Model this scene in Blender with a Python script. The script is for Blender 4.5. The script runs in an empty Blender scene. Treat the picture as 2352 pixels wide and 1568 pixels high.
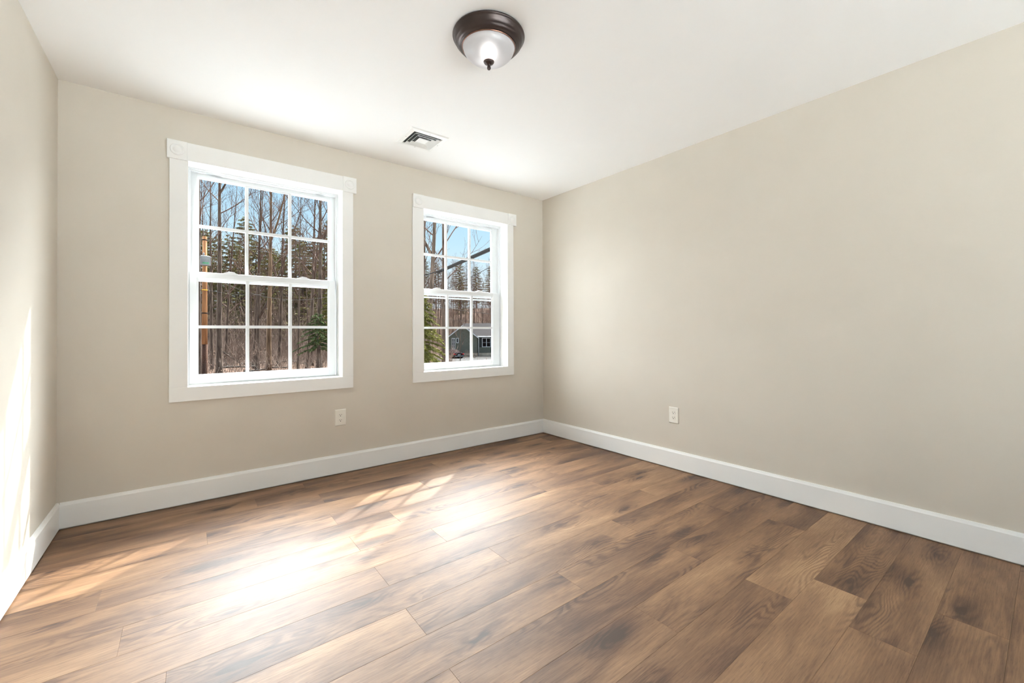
import bpy, bmesh, math, random
from mathutils import Vector, Matrix
C = bpy.context.scene.collection
SC = bpy.context.scene
PI = math.pi
H = 2.44            # ceiling height
W = 3.5176          # room width, window wall from x=-W to x=0
YB = -5.2           # wall behind the camera
GZ = -2.4           # ground level outside

# ---------------------------------------------------------------- camera
CAM = Vector((-2.96948, -3.32158, 1.05886))
FPX, PITCH, ROLL, YAW = 969.685, 0.0078805, -0.0041289, 0.6621392
PX, PY = 1176 + 5.705, 784 - 30.147
fwd = Vector((math.sin(YAW)*math.cos(PITCH), math.cos(YAW)*math.cos(PITCH), math.sin(PITCH)))
rgt = Vector((math.cos(YAW), -math.sin(YAW), 0))
upv = rgt.cross(fwd)
R_ = rgt*math.cos(ROLL) + upv*math.sin(ROLL)
U_ = -rgt*math.sin(ROLL) + upv*math.cos(ROLL)
cd = bpy.data.cameras.new('camera')
cam = bpy.data.objects.new('camera', cd); C.objects.link(cam)
cam.matrix_world = Matrix(((R_.x, U_.x, -fwd.x, CAM.x), (R_.y, U_.y, -fwd.y, CAM.y), (R_.z, U_.z, -fwd.z, CAM.z), (0, 0, 0, 1)))
cd.sensor_fit = 'HORIZONTAL'; cd.sensor_width = 36.0
cd.lens = 36.0*FPX/2352
cd.shift_x = -(PX-1176)/2352; cd.shift_y = (PY-784)/2352
cd.clip_start = 0.02; cd.clip_end = 600
SC.camera = cam

def at(u, v, depth):
    """the point that lies `depth` metres in front of the camera in direction (u, v)"""
    return CAM + (R_*((u-PX)/FPX) - U_*((v-PY)/FPX) + fwd)*depth

# ---------------------------------------------------------------- view, world, sun
SC.view_settings.view_transform = 'Standard'
SC.view_settings.look = 'None'
SC.view_settings.gamma = 1.0
SC.view_settings.use_curve_mapping = False
SC.view_settings.exposure = 0.12
SC.cycles.max_bounces = 12
SC.cycles.diffuse_bounces = 8
SC.cycles.glossy_bounces = 6
SC.cycles.transparent_max_bounces = 24
SC.cycles.sample_clamp_indirect = 10

GLOW = 76.0         # added bright sky lobe above the view, lights room and floor
SOUTH = 0.2         # added sky fill for the opening behind the viewer
WEST = 12.5  # added sky lobe, lights the right wall
EAST = 28.0  # added sky lobe, lights the left wall
SUN = 8.0
world = bpy.data.worlds.new('sky'); SC.world = world
world.use_nodes = True
nt = world.node_tree; nt.nodes.clear()
def N(t, **k):
    n = nt.nodes.new(t)
    for a, b in k.items(): setattr(n, a, b)
    return n
def math_node(op, a, b=None, c=None):
    n = N('ShaderNodeMath', operation=op)
    for i, x in enumerate((a, b, c)):
        if x is None: continue
        if isinstance(x, (int, float)): n.inputs[i].default_value = x
        else: nt.links.new(x, n.inputs[i])
    return n.outputs[0]
tc = N('ShaderNodeTexCoord')
sep = N('ShaderNodeSeparateXYZ'); nt.links.new(tc.outputs['Generated'], sep.inputs[0])
ramp = N('ShaderNodeValToRGB')
el = ramp.color_ramp.elements
el[0].position = 0.0; el[0].color = (0.80, 0.90, 1.0, 1)
el[1].position = 1.0; el[1].color = (0.25, 0.45, 0.80, 1)
for p_, c_ in ((0.10, (0.80, 0.92, 1.0, 1)), (0.20, (0.58, 0.82, 1.0, 1)), (0.34, (0.42, 0.70, 0.96, 1))):
    e = el.new(p_); e.color = c_
nt.links.new(sep.outputs[2], ramp.inputs[0])
bg = N('ShaderNodeBackground'); nt.links.new(ramp.outputs[0], bg.inputs[0]); bg.inputs[1].default_value = 1.0
# added sky lobe lighting the room: high in the north, above the window view
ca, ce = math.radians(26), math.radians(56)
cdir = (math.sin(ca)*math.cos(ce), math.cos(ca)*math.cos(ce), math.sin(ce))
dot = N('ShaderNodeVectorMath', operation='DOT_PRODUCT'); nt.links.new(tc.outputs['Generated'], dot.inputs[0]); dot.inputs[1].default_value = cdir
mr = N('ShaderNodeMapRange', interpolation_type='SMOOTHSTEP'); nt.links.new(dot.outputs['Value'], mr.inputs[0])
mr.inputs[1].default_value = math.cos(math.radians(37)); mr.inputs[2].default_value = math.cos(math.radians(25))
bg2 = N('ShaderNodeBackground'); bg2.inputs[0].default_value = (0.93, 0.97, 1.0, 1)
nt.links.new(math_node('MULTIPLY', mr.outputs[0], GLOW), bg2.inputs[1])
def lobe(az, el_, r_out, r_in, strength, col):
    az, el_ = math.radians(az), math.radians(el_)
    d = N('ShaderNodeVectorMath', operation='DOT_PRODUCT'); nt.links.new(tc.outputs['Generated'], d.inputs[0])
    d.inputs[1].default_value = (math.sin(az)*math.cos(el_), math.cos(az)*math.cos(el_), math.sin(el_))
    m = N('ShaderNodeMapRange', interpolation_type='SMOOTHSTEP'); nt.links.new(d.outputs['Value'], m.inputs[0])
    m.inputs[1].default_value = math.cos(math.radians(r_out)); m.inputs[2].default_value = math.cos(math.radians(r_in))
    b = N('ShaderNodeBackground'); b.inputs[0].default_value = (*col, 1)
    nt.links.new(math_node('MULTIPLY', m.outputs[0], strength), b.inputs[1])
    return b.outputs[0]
# unseen sky lobes added west and east to brighten the side walls
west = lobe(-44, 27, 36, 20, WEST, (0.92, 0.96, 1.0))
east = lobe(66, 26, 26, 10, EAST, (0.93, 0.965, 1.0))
# fill brightness added to the sky towards the south, behind the house
mr3 = N('ShaderNodeMapRange', interpolation_type='SMOOTHSTEP'); nt.links.new(sep.outputs[1], mr3.inputs[0])
mr3.inputs[1].default_value = -0.05; mr3.inputs[2].default_value = -0.6
bg3 = N('ShaderNodeBackground'); bg3.inputs[0].default_value = (0.92, 0.97, 1.0, 1)
nt.links.new(math_node('MULTIPLY', mr3.outputs[0], SOUTH), bg3.inputs[1])
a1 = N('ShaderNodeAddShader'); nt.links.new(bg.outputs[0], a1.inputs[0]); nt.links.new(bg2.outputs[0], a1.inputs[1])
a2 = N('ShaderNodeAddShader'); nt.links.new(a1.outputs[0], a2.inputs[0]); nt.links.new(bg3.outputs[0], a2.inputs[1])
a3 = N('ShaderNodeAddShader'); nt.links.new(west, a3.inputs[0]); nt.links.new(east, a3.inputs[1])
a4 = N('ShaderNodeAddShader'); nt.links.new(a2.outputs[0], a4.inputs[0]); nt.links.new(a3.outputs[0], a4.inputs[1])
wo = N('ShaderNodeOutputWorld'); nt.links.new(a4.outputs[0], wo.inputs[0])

SUN_DIR = Vector((-0.762, -0.648, -0.87)).normalized()
sd = bpy.data.lights.new('sun', 'SUN'); sd.energy = SUN; sd.angle = math.radians(0.9); sd.color = (1.0, 0.93, 0.80)
so = bpy.data.objects.new('sun', sd); C.objects.link(so)
so.rotation_euler = SUN_DIR.to_track_quat('-Z', 'Y').to_euler(); so.location = (20, 18, 25)

def portal(name, loc, rot, sx, sy):
    l = bpy.data.lights.new(name, 'AREA'); l.shape = 'RECTANGLE'; l.size = sx; l.size_y = sy
    l.cycles.is_portal = True
    o = bpy.data.objects.new(name, l); C.objects.link(o); o.location = loc; o.rotation_euler = rot
portal('window_portal', (-2.50, 0.26, 1.42), (-PI/2, 0, 0), 1.1, 1.55)
portal('window_portal', (-0.92, 0.26, 1.42), (-PI/2, 0, 0), 1.1, 1.55)
portal('fill_portal', (-1.75, YB-0.2, 1.1), (PI/2, 0, 0), 2.9, 2.25)  # belongs to the added opening behind the viewer

# ---------------------------------------------------------------- helpers
class MB:
    def __init__(s): s.v = []; s.f = []; s.sm = []; s.mi = []
    def face(s, idx, smooth=False, m=0): s.f.append(tuple(idx)); s.sm.append(smooth); s.mi.append(m)
    def box(s, x0, x1, y0, y1, z0, z1, m=0):
        b = len(s.v)
        s.v += [(x, y, z) for z in (z0, z1) for y in (y0, y1) for x in (x0, x1)]
        for q in ((0, 2, 3, 1), (4, 5, 7, 6), (0, 1, 5, 4), (2, 6, 7, 3), (0, 4, 6, 2), (1, 3, 7, 5)):
            s.face([b+i for i in q], False, m)
        return s
    def prism(s, prof, axis, a, b_, m=0, smooth=False):
        """profile polygon extruded along axis 'x','y' or 'z' from a to b_"""
        n = len(prof); b = len(s.v)
        def P(p, t):
            return {'x': (t, p[0], p[1]), 'y': (p[0], t, p[1]), 'z': (p[0], p[1], t)}[axis]
        s.v += [P(p, a) for p in prof] + [P(p, b_) for p in prof]
        s.face([b+i for i in range(n)][::-1], False, m); s.face([b+n+i for i in range(n)], False, m)
        for i in range(n):
            j = (i+1) % n
            s.face([b+i, b+j, b+n+j, b+n+i], smooth, m)
        return s
    def tube(s, pts, rad, n=6, cap=True, m=0):
        pts = [Vector(p) for p in pts]; b = len(s.v); k = len(pts)
        t0 = (pts[1]-pts[0]).normalized()
        ref = Vector((0, 0, 1)) if abs(t0.z) < .9 else Vector((1, 0, 0))
        u = t0.cross(ref).normalized()
        for i, p in enumerate(pts):
            t = (pts[min(i+1, k-1)]-pts[max(i-1, 0)])
            t = t.normalized() if t.length > 1e-9 else t0
            u = (u - t*u.dot(t))
            u = u.normalized() if u.length > 1e-6 else t.orthogonal().normalized()
            w = t.cross(u)
            r = rad[i] if hasattr(rad, '__len__') else rad
            for j in range(n):
                a = 2*PI*j/n
                s.v.append(tuple(p + (u*math.cos(a) + w*math.sin(a))*r))
        for i in range(k-1):
            for j in range(n):
                j2 = (j+1) % n
                s.face((b+i*n+j, b+i*n+j2, b+(i+1)*n+j2, b+(i+1)*n+j), True, m)
        if cap:
            s.face([b+j for j in range(n)][::-1], False, m); s.face([b+(k-1)*n+j for j in range(n)], False, m)
        return s
    def lathe(s, prof, n=48, c=(0, 0, 0), m=0, closed=False, axis='z'):
        b = len(s.v); k = len(prof)
        for r, z in prof:
            for j in range(n):
                a = 2*PI*j/n
                if axis == 'z': s.v.append((c[0]+r*math.cos(a), c[1]+r*math.sin(a), c[2]+z))
                elif axis == 'y': s.v.append((c[0]+r*math.cos(a), c[1]+z, c[2]+r*math.sin(a)))
                else: s.v.append((c[0]+z, c[1]+r*math.cos(a), c[2]+r*math.sin(a)))
        for i in range(k if closed else k-1):
            i2 = (i+1) % k
            for j in range(n):
                j2 = (j+1) % n
                s.face((b+i*n+j, b+i*n+j2, b+i2*n+j2, b+i2*n+j), True, m)
        return s
    def tri(s, a, b_, c, m=0):
        b = len(s.v); s.v += [tuple(a), tuple(b_), tuple(c)]; s.face((b, b+1, b+2), False, m)
    def quad(s, a, b_, c, d, m=0):
        b = len(s.v); s.v += [tuple(a), tuple(b_), tuple(c), tuple(d)]; s.face((b, b+1, b+2, b+3), False, m)
    def mesh(s, name, mats):
        me = bpy.data.meshes.new(name); me.from_pydata(s.v, [], s.f)
        me.polygons.foreach_set('use_smooth', s.sm); me.polygons.foreach_set('material_index', s.mi)
        for mm in (mats if isinstance(mats, (list, tuple)) else [mats]): me.materials.append(mm)
        me.update()
        return me
    def build(s, name, mats, parent=None, fix=True, bevel=0):
        me = s.mesh(name, mats)
        if fix and len(s.v) < 60000:
            bm = bmesh.new(); bm.from_mesh(me); bmesh.ops.recalc_face_normals(bm, faces=bm.faces); bm.to_mesh(me); bm.free()
        o = bpy.data.objects.new(name, me); C.objects.link(o)
        if parent: o.parent = parent
        if bevel:
            bv = o.modifiers.new('bevel', 'BEVEL'); bv.width = bevel; bv.segments = 2; bv.limit_method = 'ANGLE'
        return o

def tag(o, label, cat, group=None, kind=None):
    o['label'] = label; o['category'] = cat
    if group: o['group'] = group
    if kind: o['kind'] = kind
    return o
def empty(name, loc=(0, 0, 0), rz=0):
    o = bpy.data.objects.new(name, None); C.objects.link(o); o.location = loc; o.rotation_euler = (0, 0, rz); o.empty_display_size = .1
    return o
def copy_tree(o, parent=None):
    c = o.copy(); C.objects.link(c)
    if parent: c.parent = parent
    for ch in [x for x in KIDS.get(o.name, [])]: copy_tree(ch, c)
    return c
KIDS = {}

# ---------------------------------------------------------------- materials
def new_mat(name):
    m = bpy.data.materials.new(name); m.use_nodes = True
    return m, m.node_tree, m.node_tree.nodes['Principled BSDF']
def noise_mat(name, c1, c2, scale=5, rough=.6, stretch=(1, 1, 1), detail=4, bump=0, bscale=80, metal=0, spec=.5, lo=.35, hi=.65):
    m, t, p = new_mat(name)
    co = t.nodes.new('ShaderNodeTexCoord'); mp = t.nodes.new('ShaderNodeMapping'); mp.inputs['Scale'].default_value = stretch
    t.links.new(co.outputs['Object'], mp.inputs[0])
    nz = t.nodes.new('ShaderNodeTexNoise'); nz.inputs['Scale'].default_value = scale; nz.inputs['Detail'].default_value = detail
    t.links.new(mp.outputs[0], nz.inputs['Vector'])
    r = t.nodes.new('ShaderNodeValToRGB'); r.color_ramp.elements[0].color = (*c1, 1); r.color_ramp.elements[1].color = (*c2, 1)
    r.color_ramp.elements[0].position = lo; r.color_ramp.elements[1].position = hi
    t.links.new(nz.outputs[0], r.inputs[0]); t.links.new(r.outputs[0], p.inputs['Base Color'])
    p.inputs['Roughness'].default_value = rough; p.inputs['Metallic'].default_value = metal; p.inputs['Specular IOR Level'].default_value = spec
    if bump:
        n2 = t.nodes.new('ShaderNodeTexNoise'); n2.inputs['Scale'].default_value = bscale; t.links.new(mp.outputs[0], n2.inputs['Vector'])
        bp = t.nodes.new('ShaderNodeBump'); bp.inputs['Strength'].default_value = bump; bp.inputs['Distance'].default_value = .002
        t.links.new(n2.outputs[0], bp.inputs['Height']); t.links.new(bp.outputs[0], p.inputs['Normal'])
    return m
M = {}
M['wall'] = noise_mat('beige_paint', (.622, .574, .502), (.637, .589, .517), 3, .55, bump=.08, bscale=260, spec=.3)
M['ceiling'] = noise_mat('white_ceiling_paint', (.92, .92, .915), (.93, .93, .925), 2, .8, bump=.05, bscale=200, spec=.2)
M['trim'] = noise_mat('white_trim_paint', (.86, .86, .845), (.88, .88, .865), 4, .35, spec=.4)
M['vinyl'] = noise_mat('white_vinyl', (.74, .76, .77), (.76, .78, .79), 4, .3)
M['plastic'] = noise_mat('ivory_plastic', (.80, .77, .70), (.82, .79, .72), 6, .3)
M['slot'] = noise_mat('dark_slot', (.015, .013, .012), (.03, .026, .024), 20, .7)
M['vent'] = noise_mat('white_enamel', (.84, .84, .82), (.87, .87, .85), 8, .4)
M['duct'] = noise_mat('duct_interior', (.03, .032, .03), (.07, .072, .068), 14, .6)
M['screw'] = noise_mat('screw_head', (.22, .21, .19), (.30, .29, .27), 20, .5)
M['bronze'] = noise_mat('dark_bronze', (.030, .020, .018), (.050, .034, .030), 9, .32, metal=.6, spec=.6)
M['copper'] = noise_mat('rubbed_copper_edge', (.16, .075, .05), (.24, .12, .08), 30, .3, metal=.8)
M['subfloor'] = noise_mat('dark_gap', (.075, .047, .032), (.095, .06, .042), 8, .9)

def glass_mat():
    m = bpy.data.materials.new('window_glass'); m.use_nodes = True; t = m.node_tree; t.nodes.clear()
    tr = t.nodes.new('ShaderNodeBsdfTransparent'); tr.inputs[0].default_value = (.97, .985, .98, 1)
    gl = t.nodes.new('ShaderNodeBsdfGlossy'); gl.inputs['Roughness'].default_value = .02
    lw = t.nodes.new('ShaderNodeLayerWeight'); pw = t.nodes.new('ShaderNodeMath'); pw.operation = 'POWER'; pw.inputs[1].default_value = 5
    t.links.new(lw.outputs['Facing'], pw.inputs[0]); fr = t.nodes.new('ShaderNodeMath'); fr.operation = 'MULTIPLY_ADD'; fr.inputs[1].default_value = .8; fr.inputs[2].default_value = .003
    t.links.new(pw.outputs[0], fr.inputs[0])
    mx = t.nodes.new('ShaderNodeMixShader'); o = t.nodes.new('ShaderNodeOutputMaterial')
    t.links.new(fr.outputs[0], mx.inputs[0]); t.links.new(tr.outputs[0], mx.inputs[1]); t.links.new(gl.outputs[0], mx.inputs[2]); t.links.new(mx.outputs[0], o.inputs[0])
    return m
M['glass'] = glass_mat()

def frosted():
    m = bpy.data.materials.new('frosted_glass'); m.use_nodes = True; t = m.node_tree; t.nodes.clear()
    a = t.nodes.new('ShaderNodeBsdfTranslucent'); a.inputs[0].default_value = (.85, .85, .87, 1)
    d = t.nodes.new('ShaderNodeBsdfDiffuse'); d.inputs[0].default_value = (.75, .75, .77, 1)
    g = t.nodes.new('ShaderNodeBsdfRefraction'); g.inputs['Roughness'].default_value = .78; g.inputs['IOR'].default_value = 1.4; g.inputs[0].default_value = (.95, .95, .97, 1)
    s = t.nodes.new('ShaderNodeBsdfGlossy'); s.inputs['Roughness'].default_value = .25
    m1 = t.nodes.new('ShaderNodeMixShader'); m1.inputs[0].default_value = .55
    m2 = t.nodes.new('ShaderNodeMixShader'); m2.inputs[0].default_value = .22
    m3 = t.nodes.new('ShaderNodeMixShader'); m3.inputs[0].default_value = .06
    o = t.nodes.new('ShaderNodeOutputMaterial')
    t.links.new(a.outputs[0], m1.inputs[1]); t.links.new(d.outputs[0], m1.inputs[2])
    t.links.new(m1.outputs[0], m2.inputs[1]); t.links.new(g.outputs[0], m2.inputs[2])
    t.links.new(m2.outputs[0], m3.inputs[1]); t.links.new(s.outputs[0], m3.inputs[2]); t.links.new(m3.outputs[0], o.inputs[0])
    return m
M['frosted'] = frosted()
def emit(name, col, st):
    m = bpy.data.materials.new(name); m.use_nodes = True; t = m.node_tree
    p = t.nodes['Principled BSDF']; p.inputs['Base Color'].default_value = (*col, 1); p.inputs['Emission Color'].default_value = (*col, 1); p.inputs['Emission Strength'].default_value = st
    return m
M['bulb'] = emit('lit_bulb', (1, .97, .93), 9)

def floor_mat():
    m, t, p = new_mat('oak_plank'); L = t.links.new
    def nd(k, **kw):
        n = t.nodes.new(k)
        for a, b in kw.items(): setattr(n, a, b)
        return n
    def mth(op, a, b=None, c=None, clamp=False):
        n = nd('ShaderNodeMath', operation=op, use_clamp=clamp)
        for i, x in enumerate((a, b, c)):
            if x is None: continue
            if isinstance(x, (int, float)): n.inputs[i].default_value = x
            else: L(x, n.inputs[i])
        return n.outputs[0]
    at_ = nd('ShaderNodeAttribute', attribute_name='plank')
    sp = nd('ShaderNodeSeparateColor'); L(at_.outputs['Color'], sp.inputs[0])
    co = nd('ShaderNodeTexCoord')
    off = nd('ShaderNodeVectorMath', operation='SCALE'); L(at_.outputs['Color'], off.inputs[0]); off.inputs['Scale'].default_value = 37
    add = nd('ShaderNodeVectorMath', operation='ADD'); L(co.outputs['Object'], add.inputs[0]); L(off.outputs[0], add.inputs[1])
    def noise(scale, st, detail=3, rough=.5, src=None, dist=0):
        mp = nd('ShaderNodeMapping'); mp.inputs['Scale'].default_value = st; L(src or add.outputs[0], mp.inputs[0])
        n = nd('ShaderNodeTexNoise'); n.inputs['Scale'].default_value = scale; n.inputs['Detail'].default_value = detail; n.inputs['Roughness'].default_value = rough
        n.inputs['Distortion'].default_value = dist
        L(mp.outputs[0], n.inputs['Vector']); return n.outputs[0]
    # broad cloudy tone along the plank
    tone = noise(1.0, (1.6, 7.0, 1), 4, .55, dist=.4)
    # knots: distance to sparse cells in stretched space
    mp = nd('ShaderNodeMapping'); mp.inputs['Scale'].default_value = (2.0, 6.5, 1); L(add.outputs[0], mp.inputs[0])
    vo = nd('ShaderNodeTexVoronoi', voronoi_dimensions='2D'); vo.inputs['Scale'].default_value = 1.0; L(mp.outputs[0], vo.inputs['Vector'])
    kd = vo.outputs['Distance']
    ksep = nd('ShaderNodeSeparateColor'); L(vo.outputs['Color'], ksep.inputs[0])
    has = mth('GREATER_THAN', ksep.outputs[0], .58)
    kw = noise(9, (1, 2.2, 1), 3)
    kd2 = mth('ADD', kd, mth('MULTIPLY', mth('SUBTRACT', kw, .5), .30))
    halo = nd('ShaderNodeMapRange', interpolation_type='SMOOTHSTEP'); L(kd2, halo.inputs[0]); halo.inputs[1].default_value = .42; halo.inputs[2].default_value = .05
    haloF = mth('MULTIPLY', halo.outputs[0], has)
    core = nd('ShaderNodeMapRange', interpolation_type='SMOOTHSTEP'); L(kd2, core.inputs[0]); core.inputs[1].default_value = .11; core.inputs[2].default_value = .0
    coreF = mth('MULTIPLY', core.outputs[0], has)
    # cathedral grain: bands of a warped height field
    sx = nd('ShaderNodeSeparateXYZ'); L(add.outputs[0], sx.inputs[0])
    wv = noise(1.0, (1.2, 6.5, 1), 2, .40)
    fld = mth('ADD', mth('MULTIPLY', wv, 24.0), mth('MULTIPLY', sx.outputs[1], 14.0))
    fld = mth('ADD', fld, mth('MULTIPLY', noise(9, (1, 4, 1), 3), .9))
    fld = mth('ADD', fld, mth('MULTIPLY', mth('MULTIPLY', kd, has), 6.0))
    saw = mth('FRACT', fld)
    band = nd('ShaderNodeMapRange', interpolation_type='SMOOTHSTEP'); L(mth('ABSOLUTE', mth('SUBTRACT', saw, .5)), band.inputs[0]); band.inputs[1].default_value = .12; band.inputs[2].default_value = .48
    vis = nd('ShaderNodeMapRange', interpolation_type='SMOOTHSTEP'); L(noise(1.0, (1.1, 5, 1), 2), vis.inputs[0]); vis.inputs[1].default_value = .50; vis.inputs[2].default_value = .72
    cath = mth('MULTIPLY', band.outputs[0], mth('MAXIMUM', vis.outputs[0], mth('MULTIPLY', haloF, .8)))
    # fine pores
    fine = noise(1.0, (9, 210, 1), 4, .65)
    pore = nd('ShaderNodeMapRange', interpolation_type='SMOOTHSTEP'); L(noise(1.0, (26, 520, 1), 2, .6), pore.inputs[0]); pore.inputs[1].default_value = .56; pore.inputs[2].default_value = .72
    # combine to one value: 0 dark .. 1 light
    val = mth('ADD', mth('MULTIPLY', mth('SUBTRACT', tone, .5), 1.45), .55)
    val = mth('ADD', val, mth('MULTIPLY', mth('SUBTRACT', sp.outputs[0], .5), .20))
    val = mth('ADD', val, mth('MULTIPLY', mth('SUBTRACT', fine, .5), .62))
    val = mth('SUBTRACT', val, mth('MULTIPLY', cath, .30))
    val = mth('SUBTRACT', val, mth('MULTIPLY', haloF, .26))
    val = mth('SUBTRACT', val, mth('MULTIPLY', coreF, .45))
    val = mth('SUBTRACT', val, mth('MULTIPLY', pore.outputs[0], .20))
    r = nd('ShaderNodeValToRGB'); e = r.color_ramp.elements
    e[0].position = 0; e[0].color = (.041, .0185, .0088, 1); e[1].position = 1; e[1].color = (.350, .212, .110, 1)
    for q, c in ((.28, (.093, .043, .0205, 1)), (.52, (.161, .083, .040, 1)), (.74, (.229, .126, .063, 1))):
        x = e.new(q); x.color = c
    L(val, r.inputs[0]); L(r.outputs[0], p.inputs['Base Color'])
    ro = mth('ADD', mth('MULTIPLY', mth('SUBTRACT', .5, fine), .08), .575)
    L(ro, p.inputs['Roughness']); p.inputs['Specular IOR Level'].default_value = .62
    bp = nd('ShaderNodeBump'); bp.inputs['Strength'].default_value = .22; bp.inputs['Distance'].default_value = .0012
    hgt = mth('SUBTRACT', mth('ADD', fine, 0), mth('ADD', mth('MULTIPLY', pore.outputs[0], .5), mth('MULTIPLY', cath, .3)))
    L(hgt, bp.inputs['Height']); L(bp.outputs[0], p.inputs['Normal'])
    return m
M['floor'] = floor_mat()

def struct(o, label, cat):
    return tag(o, label, cat, kind='structure')

# ---------------------------------------------------------------- room shell
random.seed(11)
# floor planks: 18 cm rows, 1.22 m boards, end joints where the room has them
PITCHY = 0.1795
rowx = {-2: -1.10, -1: -2.62, 0: -2.282, 1: -1.66, 2: -1.084, 3: -.80, 4: -1.078, 5: -.705, 6: -1.076, 7: -1.795, 8: -1.082, 9: -1.68, 10: -1.093, 11: -.384, 12: -1.085, 13: -.856, 14: -1.095, 15: -.748, 16: -1.30, 17: -.4, 18: -.9}
mb = MB(); cols = []
mb.box(-W-.01, .01, YB-.01, .01, -.12, -.0035, 1); cols += [(.5, .5, .5, 1)]*6
G = .00012
for k in range(-2, 28):
    y1 = -.343 - PITCHY*k; y0 = y1-PITCHY
    y1 = min(y1, -.006); y0 = max(y0, YB)
    if y0 >= y1: continue
    x = rowx.get(k, random.uniform(-1.2, 0))
    while x > -W: x -= 1.22
    while x < 0:
        a, b = max(x, -W+.006), min(x+1.22, -.006)
        if b-a > .02:
            c = (random.random(), random.random(), random.random(), 1)
            i = len(mb.v)
            xa, xb, ya, yb = a+G, b-G, y0+G, y1-G
            d = .0006
            mb.v += [(xa, ya, -d), (xb, ya, -d), (xb, yb, -d), (xa, yb, -d), (xa+d, ya+d, 0), (xb-d, ya+d, 0), (xb-d, yb-d, 0), (xa+d, yb-d, 0),
                     (xa, ya, -.0034), (xb, ya, -.0034), (xb, yb, -.0034), (xa, yb, -.0034)]
            mb.face((i+4, i+5, i+6, i+7)); cols.append(c)
            for q in range(4):
                w = (q+1) % 4
                mb.face((i+q, i+w, i+4+w, i+4+q)); cols.append(c)
                mb.face((i+8+q, i+8+w, i+w, i+q)); cols.append(c)
        x += 1.22
fl = mb.build('floor', [M['floor'], M['subfloor']], fix=False)
att = fl.data.attributes.new('plank', 'FLOAT_COLOR', 'FACE')
for i, c in enumerate(cols): att.data[i].color = c
struct(fl, 'brown oak plank floor running along the window wall', 'floor')

mb = MB().box(-W-.12, .12, YB-.12, .155, H, H+.12)
struct(mb.build('ceiling', M['ceiling']), 'smooth white painted ceiling', 'ceiling')
T = .155
HOLES = [(-2.9575-.012, -2.036+.012, .7243-.012, 2.127+.012), (-1.3686-.012, -.4768+.012, .7192-.012, 2.1117+.012)]
def wall_holes(x0, x1, y0, y1, z0, z1, holes):
    mb = MB(); x = x0
    for a, b, c, d in holes:
        mb.box(x, a, y0, y1, z0, z1); mb.box(a, b, y0, y1, z0, c); mb.box(a, b, y0, y1, d, z1); x = b
    mb.box(x, x1, y0, y1, z0, z1)
    return mb
struct(wall_holes(-W-.12, .12, 0, T, -.12, H, HOLES).build('wall_back', M['wall']), 'beige wall with two windows', 'wall')
struct(MB().box(0, .12, YB-.12, 0, -.12, H).build('wall_right', M['wall']), 'long bare beige wall right of the windows', 'wall')
struct(MB().box(-W-.12, -W, YB-.12, 0, -.12, H).build('wall_left', M['wall']), 'beige side wall left of the windows catching sun', 'wall')
struct(wall_holes(-W-.12, .12, YB-.12, YB, -.12, H, [(-3.2, -.3, 0, 2.2)]).build('wall_front', M['wall']), 'wall behind the viewer with an added opening for fill light', 'wall')
# baseboards: flat board with a small bevelled top, a dark gap below
BH = .1440
bp_ = [(0, .007), (-.0145, .007), (-.0145, BH-.016), (-.011, BH-.008), (-.0085, BH), (0, BH)]
def base(name, axis, a, b, sgn, off, label):
    if axis == 'x': prof = [(off+p*1, z) for p, z in bp_]
    else: prof = [(off+(p*sgn), z) for p, z in bp_]
    return struct(MB().prism(prof, axis, a, b).build(name, M['trim']), label, 'baseboard')
base('baseboard_back', 'x', -W+.0145, -.0145, 1, 0, 'white baseboard below the two windows')
base('baseboard_right', 'y', YB, 0, 1, 0, 'white baseboard along the bare right wall')
base('baseboard_left', 'y', YB, 0, -1, -W, 'white baseboard along the sunlit left wall')
# unseen glazed opening added behind the viewer to let fill light in
w3 = empty('fill_opening', (-1.75, YB-.06, 0)); struct(w3, 'wide glazed opening added behind the viewer for fill light', 'window')
mb = MB()
for a, b, c, d in ((-1.45, -1.37, 0, 2.2), (1.37, 1.45, 0, 2.2), (-1.37, 1.37, 0, .08), (-1.37, 1.37, 2.12, 2.2), (-.04, .04, .08, 2.12)): mb.box(a, b, -.05, .05, c, d)
mb.build('fill_opening_frame', M['vinyl'], w3)
MB().box(-1.37, 1.37, -.004, .004, .08, 2.12).build('glass_pane', M['glass'], w3)

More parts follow.
